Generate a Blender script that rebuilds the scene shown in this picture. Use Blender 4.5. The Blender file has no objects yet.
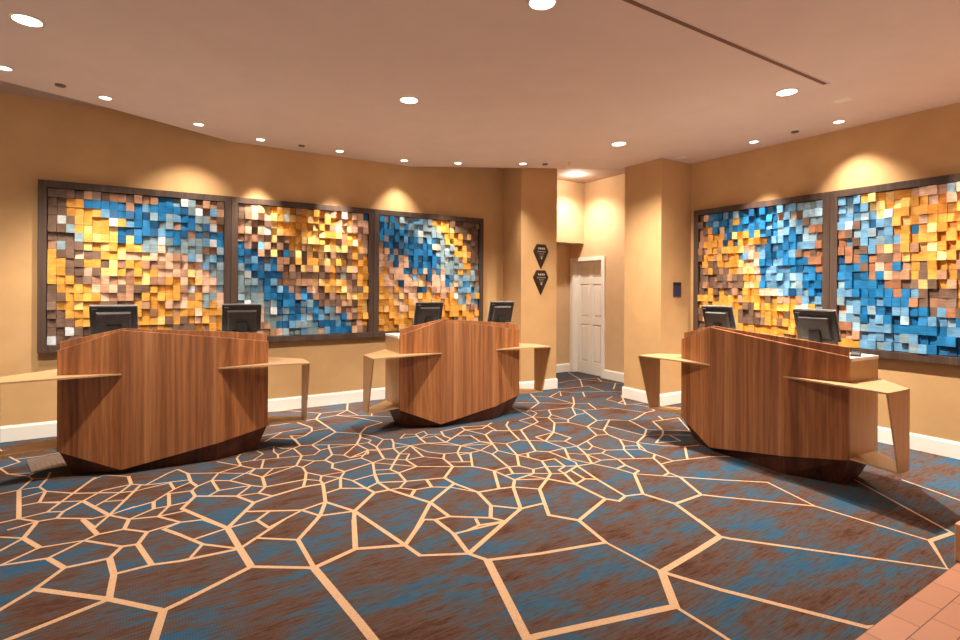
import bpy, bmesh, math, random
from mathutils import Vector, Matrix
random.seed(7)
C = bpy.context.scene.collection
SC = bpy.context.scene

def lin(c):
    return c/12.92 if c <= .04045 else ((c+.055)/1.055)**2.4
def rgb(r, g, b):
    return (lin(r/255), lin(g/255), lin(b/255), 1)

# ------------------------------------------------------------------ materials
def mat(name, col, rough=.6, metal=0.0, spec=.5):
    m = bpy.data.materials.new(name); m.use_nodes = True
    b = m.node_tree.nodes['Principled BSDF']
    b.inputs['Base Color'].default_value = col
    b.inputs['Roughness'].default_value = rough
    b.inputs['Metallic'].default_value = metal
    b.inputs['Specular IOR Level'].default_value = spec
    return m
def nd(m, t, **kw):
    n = m.node_tree.nodes.new(t)
    for k, v in kw.items(): setattr(n, k, v)
    return n
def lk(m, a, b): m.node_tree.links.new(a, b)
def bsdf(m): return m.node_tree.nodes['Principled BSDF']
def coord(m, scale, rot=(0, 0, 0)):
    tc = nd(m, 'ShaderNodeTexCoord'); mp = nd(m, 'ShaderNodeMapping')
    mp.inputs['Scale'].default_value = scale; mp.inputs['Rotation'].default_value = rot
    lk(m, tc.outputs['Object'], mp.inputs['Vector']); return mp.outputs['Vector']
def noise(m, vec, scale, detail=4, rough=.55):
    n = nd(m, 'ShaderNodeTexNoise'); n.inputs['Scale'].default_value = scale
    n.inputs['Detail'].default_value = detail; n.inputs['Roughness'].default_value = rough
    lk(m, vec, n.inputs['Vector']); return n.outputs['Fac']
def ramp(m, fac, stops):
    r = nd(m, 'ShaderNodeValToRGB'); e = r.color_ramp.elements
    while len(e) < len(stops): e.new(.5)
    for i, (p, c) in enumerate(stops): e[i].position = p; e[i].color = c
    lk(m, fac, r.inputs['Fac']); return r.outputs['Color']
def mix(m, fac, a, b, blend='MIX'):
    n = nd(m, 'ShaderNodeMix', data_type='RGBA', blend_type=blend)
    if isinstance(fac, (int, float)): n.inputs[0].default_value = fac
    else: lk(m, fac, n.inputs[0])
    for s, v in ((6, a), (7, b)):
        if isinstance(v, tuple): n.inputs[s].default_value = v
        else: lk(m, v, n.inputs[s])
    return n.outputs[2]
def math_(m, op, a, b=0.0):
    n = nd(m, 'ShaderNodeMath', operation=op)
    for i, v in ((0, a), (1, b)):
        if isinstance(v, (int, float)): n.inputs[i].default_value = v
        else: lk(m, v, n.inputs[i])
    return n.outputs[0]
def bump(m, h, strength=.2, dist=.002):
    n = nd(m, 'ShaderNodeBump'); n.inputs['Strength'].default_value = strength
    n.inputs['Distance'].default_value = dist
    lk(m, h, n.inputs['Height']); lk(m, n.outputs['Normal'], bsdf(m).inputs['Normal'])

def plaster(name, col, var=.05):
    m = mat(name, col, .85, 0, .25)
    v = coord(m, (1, 1, 1))
    f = noise(m, v, 3, 3); g = noise(m, v, 160, 2)
    d = tuple(c*(1-var) for c in col[:3])+(1,)
    u = tuple(min(1, c*(1+var)) for c in col[:3])+(1,)
    lk(m, ramp(m, f, [(.35, d), (.65, u)]), bsdf(m).inputs['Base Color'])
    bump(m, g, .15, .001)
    return m
M = {}
M['wall'] = plaster('tan wall paint', rgb(196, 156, 108))
M['alcove'] = plaster('tan wall paint in alcove', rgb(206, 172, 132))
M['ceil'] = plaster('ceiling paint', rgb(228, 210, 200), .02)
M['ceilup_shade'] = plaster('shade-toned upper ceiling', rgb(186, 164, 152), .02)  # shade behind the dropped edge put into the upper ceiling's colour
M['white'] = plaster('white satin trim', rgb(236, 230, 220), .02)
bsdf(M['white']).inputs['Roughness'].default_value = .45

def walnut(name, dark, mid, light, rough=.42, fig=0):
    m = mat(name, mid, rough, 0, .4); figured = fig
    v = coord(m, (1, 1, .03)); v2 = coord(m, (1, 1, .012)); v3 = coord(m, (1, 1, .2) if fig else (1, 1, .05), (0, 0, .6) if fig else (0, 0, 0))
    a = noise(m, v, 55, 5, .6)
    b = noise(m, v2, 9, 2, .5)
    w = nd(m, 'ShaderNodeTexWave', wave_type='BANDS', bands_direction='X')
    w.inputs['Scale'].default_value = 7; w.inputs['Distortion'].default_value = 9
    w.inputs['Detail'].default_value = 3; w.inputs['Detail Scale'].default_value = 1.2
    lk(m, v3, w.inputs['Vector'])
    base = ramp(m, b, [(.3, dark), (.5, mid), (.7, light)])
    fine = ramp(m, a, [(.32, (.55, .5, .47, 1)), (.55, (1, 1, 1, 1))])
    c = mix(m, .75, base, fine, 'MULTIPLY')
    fig = ramp(m, w.outputs['Fac'], [(.2, (.72, .68, .66, 1)), (.7, (1, 1, 1, 1))])
    c = mix(m, .7 if figured else .4, c, fig, 'MULTIPLY')
    lk(m, c, bsdf(m).inputs['Base Color'])
    bump(m, a, .05, .001)
    return m
M['walnut'] = walnut('walnut veneer', rgb(130, 80, 48), rgb(158, 102, 63), rgb(182, 126, 81))
M['walnutb'] = walnut('figured walnut veneer', rgb(126, 76, 42), rgb(164, 104, 60), rgb(190, 130, 80), fig=1)
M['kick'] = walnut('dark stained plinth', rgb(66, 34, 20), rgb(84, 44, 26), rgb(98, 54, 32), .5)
M['bronze'] = mat('brushed bronze sheet', rgb(192, 154, 110), .42, .2)
def _br():
    m = M['bronze']; v = coord(m, (1, 1, .02)); f = noise(m, v, 120, 3)
    lk(m, ramp(m, f, [(.3, rgb(178, 140, 98)), (.7, rgb(200, 162, 118))]), bsdf(m).inputs['Base Color'])
_br()
M['top'] = mat('white laminate worktop', rgb(232, 226, 216), .35)
M['black'] = mat('black plastic', rgb(30, 27, 28), .5)
M['grey'] = mat('grey plastic edge', rgb(150, 142, 136), .35)
M['housing'] = mat('dark grey plastic housing', rgb(44, 38, 37), .5)
M['screen'] = mat('dark glass screen', rgb(12, 12, 14), .12)
M['silver'] = mat('silver metal', rgb(190, 188, 184), .3, .9)
M['frame'] = walnut('dark stained frame', rgb(62, 46, 38), rgb(74, 56, 47), rgb(84, 65, 54), .5)
M['backing'] = mat('brown backing board', rgb(58, 42, 34), .8)
M['trim'] = mat('white lamp ring', rgb(226, 214, 200), .4)
M['plaque'] = mat('dark bronze plaque', rgb(48, 34, 26), .4, .3)
M['plaqueline'] = mat('pale engraved metal', rgb(196, 184, 168), .4, .4)
M['navy'] = mat('navy sign plate', rgb(52, 50, 84), .4)
M['slot'] = mat('dark slot interior', rgb(126, 90, 72), .8)
M['register'] = mat('grey metal register', rgb(116, 102, 94), .5, .4)
def emis(name, col, s):
    m = mat(name, (0, 0, 0, 1)); b = bsdf(m)
    b.inputs['Emission Color'].default_value = col; b.inputs['Emission Strength'].default_value = s
    return m
WARM = (1.0, .90, .77)
M['lamp'] = emis('lit lamp lens', (1, .93, .82, 1), 9)
M['lampsmall'] = emis('lit small lamp lens', (1, .9, .74, 1), 5)

def carpet_mat():
    m = mat('patterned carpet ground', rgb(80, 70, 66), .95, 0, .08)
    v = coord(m, (.8, 1.7, 1)); vs = coord(m, (4.5, 42, 1)); vw = coord(m, (1, 1, 1))
    big = noise(m, v, 2.3, 4, .6)
    streak = noise(m, vs, 2.0, 4, .65)
    med = noise(m, coord(m, (2.2, 10, 1)), 1.9, 4, .6)
    f = math_(m, 'ADD', math_(m, 'MULTIPLY', big, .8), math_(m, 'MULTIPLY', streak, .38))
    f = math_(m, 'ADD', f, math_(m, 'MULTIPLY', med, .45))
    speck = noise(m, coord(m, (40, 160, 1)), 1.0, 3, .7)
    f = math_(m, 'ADD', f, math_(m, 'MULTIPLY', speck, .4))
    f = math_(m, 'SUBTRACT', f, .498)
    c = ramp(m, f, [(.30, rgb(62, 40, 32)), (.45, rgb(90, 62, 49)), (.53, rgb(78, 72, 71)), (.61, rgb(56, 80, 97)), (.76, rgb(32, 82, 118))])
    dk = ramp(m, streak, [(.3, (.55, .52, .52, 1)), (.55, (1, 1, 1, 1))])
    c = mix(m, .6, c, dk, 'MULTIPLY')
    # woven grid
    for d in ('X', 'Y'):
        w = nd(m, 'ShaderNodeTexWave', wave_type='BANDS', bands_direction=d)
        w.inputs['Scale'].default_value = 28; w.inputs['Distortion'].default_value = .6
        lk(m, vw, w.inputs['Vector'])
        c = mix(m, .3, c, ramp(m, w.outputs['Fac'], [(.0, (.6, .6, .6, 1)), (.4, (1, 1, 1, 1))]), 'MULTIPLY')
    lk(m, c, bsdf(m).inputs['Base Color'])
    bump(m, noise(m, vw, 420, 2), .4, .002)
    return m
M['carpet'] = carpet_mat()
def line_mat():
    m = mat('sand carpet line', rgb(216, 178, 140), .95, 0, .08)
    f = noise(m, coord(m, (1, 1, 1)), 180, 3)
    lk(m, ramp(m, f, [(.3, rgb(168, 130, 98)), (.7, rgb(202, 166, 132))]), bsdf(m).inputs['Base Color'])
    return m
M['line'] = line_mat()
def brick_mat():
    m = mat('terracotta pavers', rgb(200, 140, 108), .6, 0, .3)
    b = nd(m, 'ShaderNodeTexBrick')
    tc = nd(m, 'ShaderNodeTexCoord'); mp = nd(m, 'ShaderNodeMapping')
    mp.inputs['Location'].default_value = (.1, -.985, 0)
    lk(m, tc.outputs['Object'], mp.inputs['Vector']); lk(m, mp.outputs['Vector'], b.inputs['Vector'])
    b.inputs['Scale'].default_value = 1; b.inputs['Brick Width'].default_value = .236
    b.inputs['Row Height'].default_value = .109; b.inputs['Mortar Size'].default_value = .0022
    b.inputs['Color1'].default_value = rgb(172, 118, 90); b.inputs['Color2'].default_value = rgb(158, 106, 80)
    b.inputs['Mortar'].default_value = rgb(86, 58, 42); b.inputs['Mortar Smooth'].default_value = .2
    lk(m, b.outputs['Color'], bsdf(m).inputs['Base Color'])
    return m
M['brick'] = brick_mat()
def stone_mat():
    m = mat('tan stone', rgb(186, 138, 100), .6, 0, .3)
    f = noise(m, coord(m, (1, 1, 1)), 12, 5)
    lk(m, ramp(m, f, [(.3, rgb(172, 124, 90)), (.7, rgb(200, 152, 114))]), bsdf(m).inputs['Base Color'])
    return m
M['stone'] = stone_mat()
def block_mat(k, c):
    m = mat('painted wood block '+k, c, .55, 0, .3)
    v = coord(m, (1, 1, 8))
    f = noise(m, coord(m, (3, 3, 60)), 3, 4); g = noise(m, coord(m, (9, 9, 9)), 1.6, 1)
    a = tuple(x*.74 for x in c[:3])+(1,); b = tuple(min(1, x*1.12) for x in c[:3])+(1,)
    cc = ramp(m, f, [(.3, a), (.65, b)])
    cc = mix(m, .8, cc, ramp(m, g, [(.3, (.62, .62, .62, 1)), (.7, (1, 1, 1, 1))]), 'MULTIPLY')
    lk(m, cc, bsdf(m).inputs['Base Color'])
    return m
BC = dict(N=(116, 90, 74), T=(172, 128, 98), R=(164, 110, 78), P=(222, 180, 152), Y=(222, 156, 66), O=(226, 146, 54),
          L=(238, 198, 126), B=(22, 112, 166), D=(18, 80, 124), S=(104, 154, 190), G=(132, 154, 162), W=(206, 210, 212), Q=(166, 200, 218))
BK = {}
for k, c in BC.items(): BK[k] = block_mat(k, rgb(*c))

# ------------------------------------------------------------------ builders
def obj(name, bm, m, parent=None, loc=None, bevel=0, smooth=False):
    bmesh.ops.recalc_face_normals(bm, faces=bm.faces[:])
    me = bpy.data.meshes.new(name); bm.to_mesh(me); bm.free()
    for x in (m if isinstance(m, (list, tuple)) else [m]): me.materials.append(x)
    if smooth:
        for p in me.polygons: p.use_smooth = True
    o = bpy.data.objects.new(name, me); C.objects.link(o)
    if parent: o.parent = parent
    if loc: o.location = loc
    if bevel:
        b = o.modifiers.new('bevel', 'BEVEL'); b.width = bevel; b.segments = 2; b.limit_method = 'ANGLE'
    return o
def thing(name, label, cat, loc=(0, 0, 0), rotz=0, group=None):
    o = bpy.data.objects.new(name, None); C.objects.link(o)
    o.location = loc; o.rotation_euler = (0, 0, rotz); o.empty_display_size = .1
    o['label'] = label; o['category'] = cat
    if group: o['group'] = group
    return o
def tag(o, label, cat, group=None):
    o['label'] = label; o['category'] = cat
    if group: o['group'] = group
    return o
def struct(o, label=None):
    o['kind'] = 'structure'
    if label: o['label'] = label
    return o
def box(bm, x0, x1, y0, y1, z0, z1, mi=0):
    v = [bm.verts.new(p) for p in ((x0,y0,z0),(x1,y0,z0),(x1,y1,z0),(x0,y1,z0),(x0,y0,z1),(x1,y0,z1),(x1,y1,z1),(x0,y1,z1))]
    for f in ((0,3,2,1),(4,5,6,7),(0,1,5,4),(1,2,6,5),(2,3,7,6),(3,0,4,7)):
        bm.faces.new([v[i] for i in f]).material_index = mi
    return v
def prism(bm, pts, z0, z1):
    """pts: plan outline; z0/z1 scalar or per-vertex list"""
    n = len(pts)
    zb = z0 if isinstance(z0, (list, tuple)) else [z0]*n
    zt = z1 if isinstance(z1, (list, tuple)) else [z1]*n
    b = [bm.verts.new((p[0], p[1], z)) for p, z in zip(pts, zb)]
    t = [bm.verts.new((p[0], p[1], z)) for p, z in zip(pts, zt)]
    bm.faces.new(b[::-1]); bm.faces.new(t)
    for i in range(n):
        j = (i+1) % n; bm.faces.new((b[i], b[j], t[j], t[i]))
def loft(bm, lo, hi):
    n = len(lo); b = [bm.verts.new(p) for p in lo]; t = [bm.verts.new(p) for p in hi]
    bm.faces.new(b[::-1]); bm.faces.new(t)
    for i in range(n):
        j = (i+1) % n; bm.faces.new((b[i], b[j], t[j], t[i]))
def sheet(bm, outer, inner, zb, zt):
    """a folded sheet: outer and inner plan lines, bottom/top z per vertex"""
    n = len(outer)
    ob = [bm.verts.new((*p, z)) for p, z in zip(outer, zb)]; ot = [bm.verts.new((*p, z)) for p, z in zip(outer, zt)]
    ib = [bm.verts.new((*p, z)) for p, z in zip(inner, zb)]; it = [bm.verts.new((*p, z)) for p, z in zip(inner, zt)]
    for i in range(n-1):
        j = i+1
        for q in ((ob[i],ob[j],ot[j],ot[i]), (ib[j],ib[i],it[i],it[j]), (ot[i],ot[j],it[j],it[i]), (ob[j],ob[i],ib[i],ib[j])):
            bm.faces.new(q)
    bm.faces.new((ob[0],ot[0],it[0],ib[0])); bm.faces.new((ob[-1],ib[-1],it[-1],ot[-1]))
def disc(bm, r, z, n=32, x=0, y=0):
    bm.faces.new([bm.verts.new((x+r*math.cos(2*math.pi*i/n), y+r*math.sin(2*math.pi*i/n), z)) for i in range(n)])
def lathe(bm, prof, n=32, x=0, y=0):
    rings = [[bm.verts.new((x+r*math.cos(2*math.pi*i/n), y+r*math.sin(2*math.pi*i/n), z)) for i in range(n)] for r, z in prof]
    for a, b in zip(rings, rings[1:]):
        for i in range(n):
            j = (i+1) % n; bm.faces.new((a[i], a[j], b[j], b[i]))
    return rings
def mbox(*a, **k):
    bm = bmesh.new(); box(bm, *a); return bm
def mprism(*a):
    bm = bmesh.new(); prism(bm, *a); return bm

# ------------------------------------------------------------------ the setting
XW, YW = 5.736, 6.265            # right wall plane, left wall plane
ZC, ZU = 3.01, 3.17              # lower and upper ceiling
X0, Y0 = -4.2, -2.4

def floor():
    bm = bmesh.new()
    v = [bm.verts.new(p) for p in ((X0, .985, 0), (6.2, .985, 0), (6.2, 6.9, 0), (X0, 6.9, 0))]
    bm.faces.new(v).material_index = 0
    k = 0
    for item in CARPET.split(';'):
        w, pts = item.split(':'); hw = float(w)*.0030
        P = [Vector([float(c)/1000 for c in p.split(',')]) for p in pts.split()]
        Q = [P[0]]
        for p in P[1:]:
            if (p-Q[-1]).length > .008: Q.append(p)
        if len(Q) < 2: continue
        P = Q; n = len(P)
        P[0] = P[0]-(P[1]-P[0]).normalized()*hw*.6; P[-1] = P[-1]+(P[-1]-P[-2]).normalized()*hw*.6
        z = .0012+k*1.2e-6; k += 1
        row = []
        for i in range(n):
            d0 = (P[i]-P[i-1]).normalized() if i else (P[1]-P[0]).normalized()
            d1 = (P[i+1]-P[i]).normalized() if i < n-1 else d0
            t = (d0+d1).normalized() if (d0+d1).length > .2 else d0
            nn = Vector((-t.y, t.x)); c = max(.55, nn.dot(Vector((-d0.y, d0.x))))
            off = nn*hw/c
            row.append(tuple(bm.verts.new((q.x, max(q.y, .986), z)) for q in (P[i]+off, P[i]-off)))
        for a, b in zip(row, row[1:]):
            try: bm.faces.new((a[1], b[1], b[0], a[0])).material_index = 1
            except ValueError: pass
    for f in bm.faces:
        f.normal_update()
        if f.normal.z < 0: f.normal_flip()
    me = bpy.data.meshes.new('floor'); bm.to_mesh(me); bm.free()
    me.materials.append(M['carpet']); me.materials.append(M['line'])
    o = bpy.data.objects.new('floor', me); C.objects.link(o)
    struct(o, 'blue and rust carpet with a sand web of irregular polygons')
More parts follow.
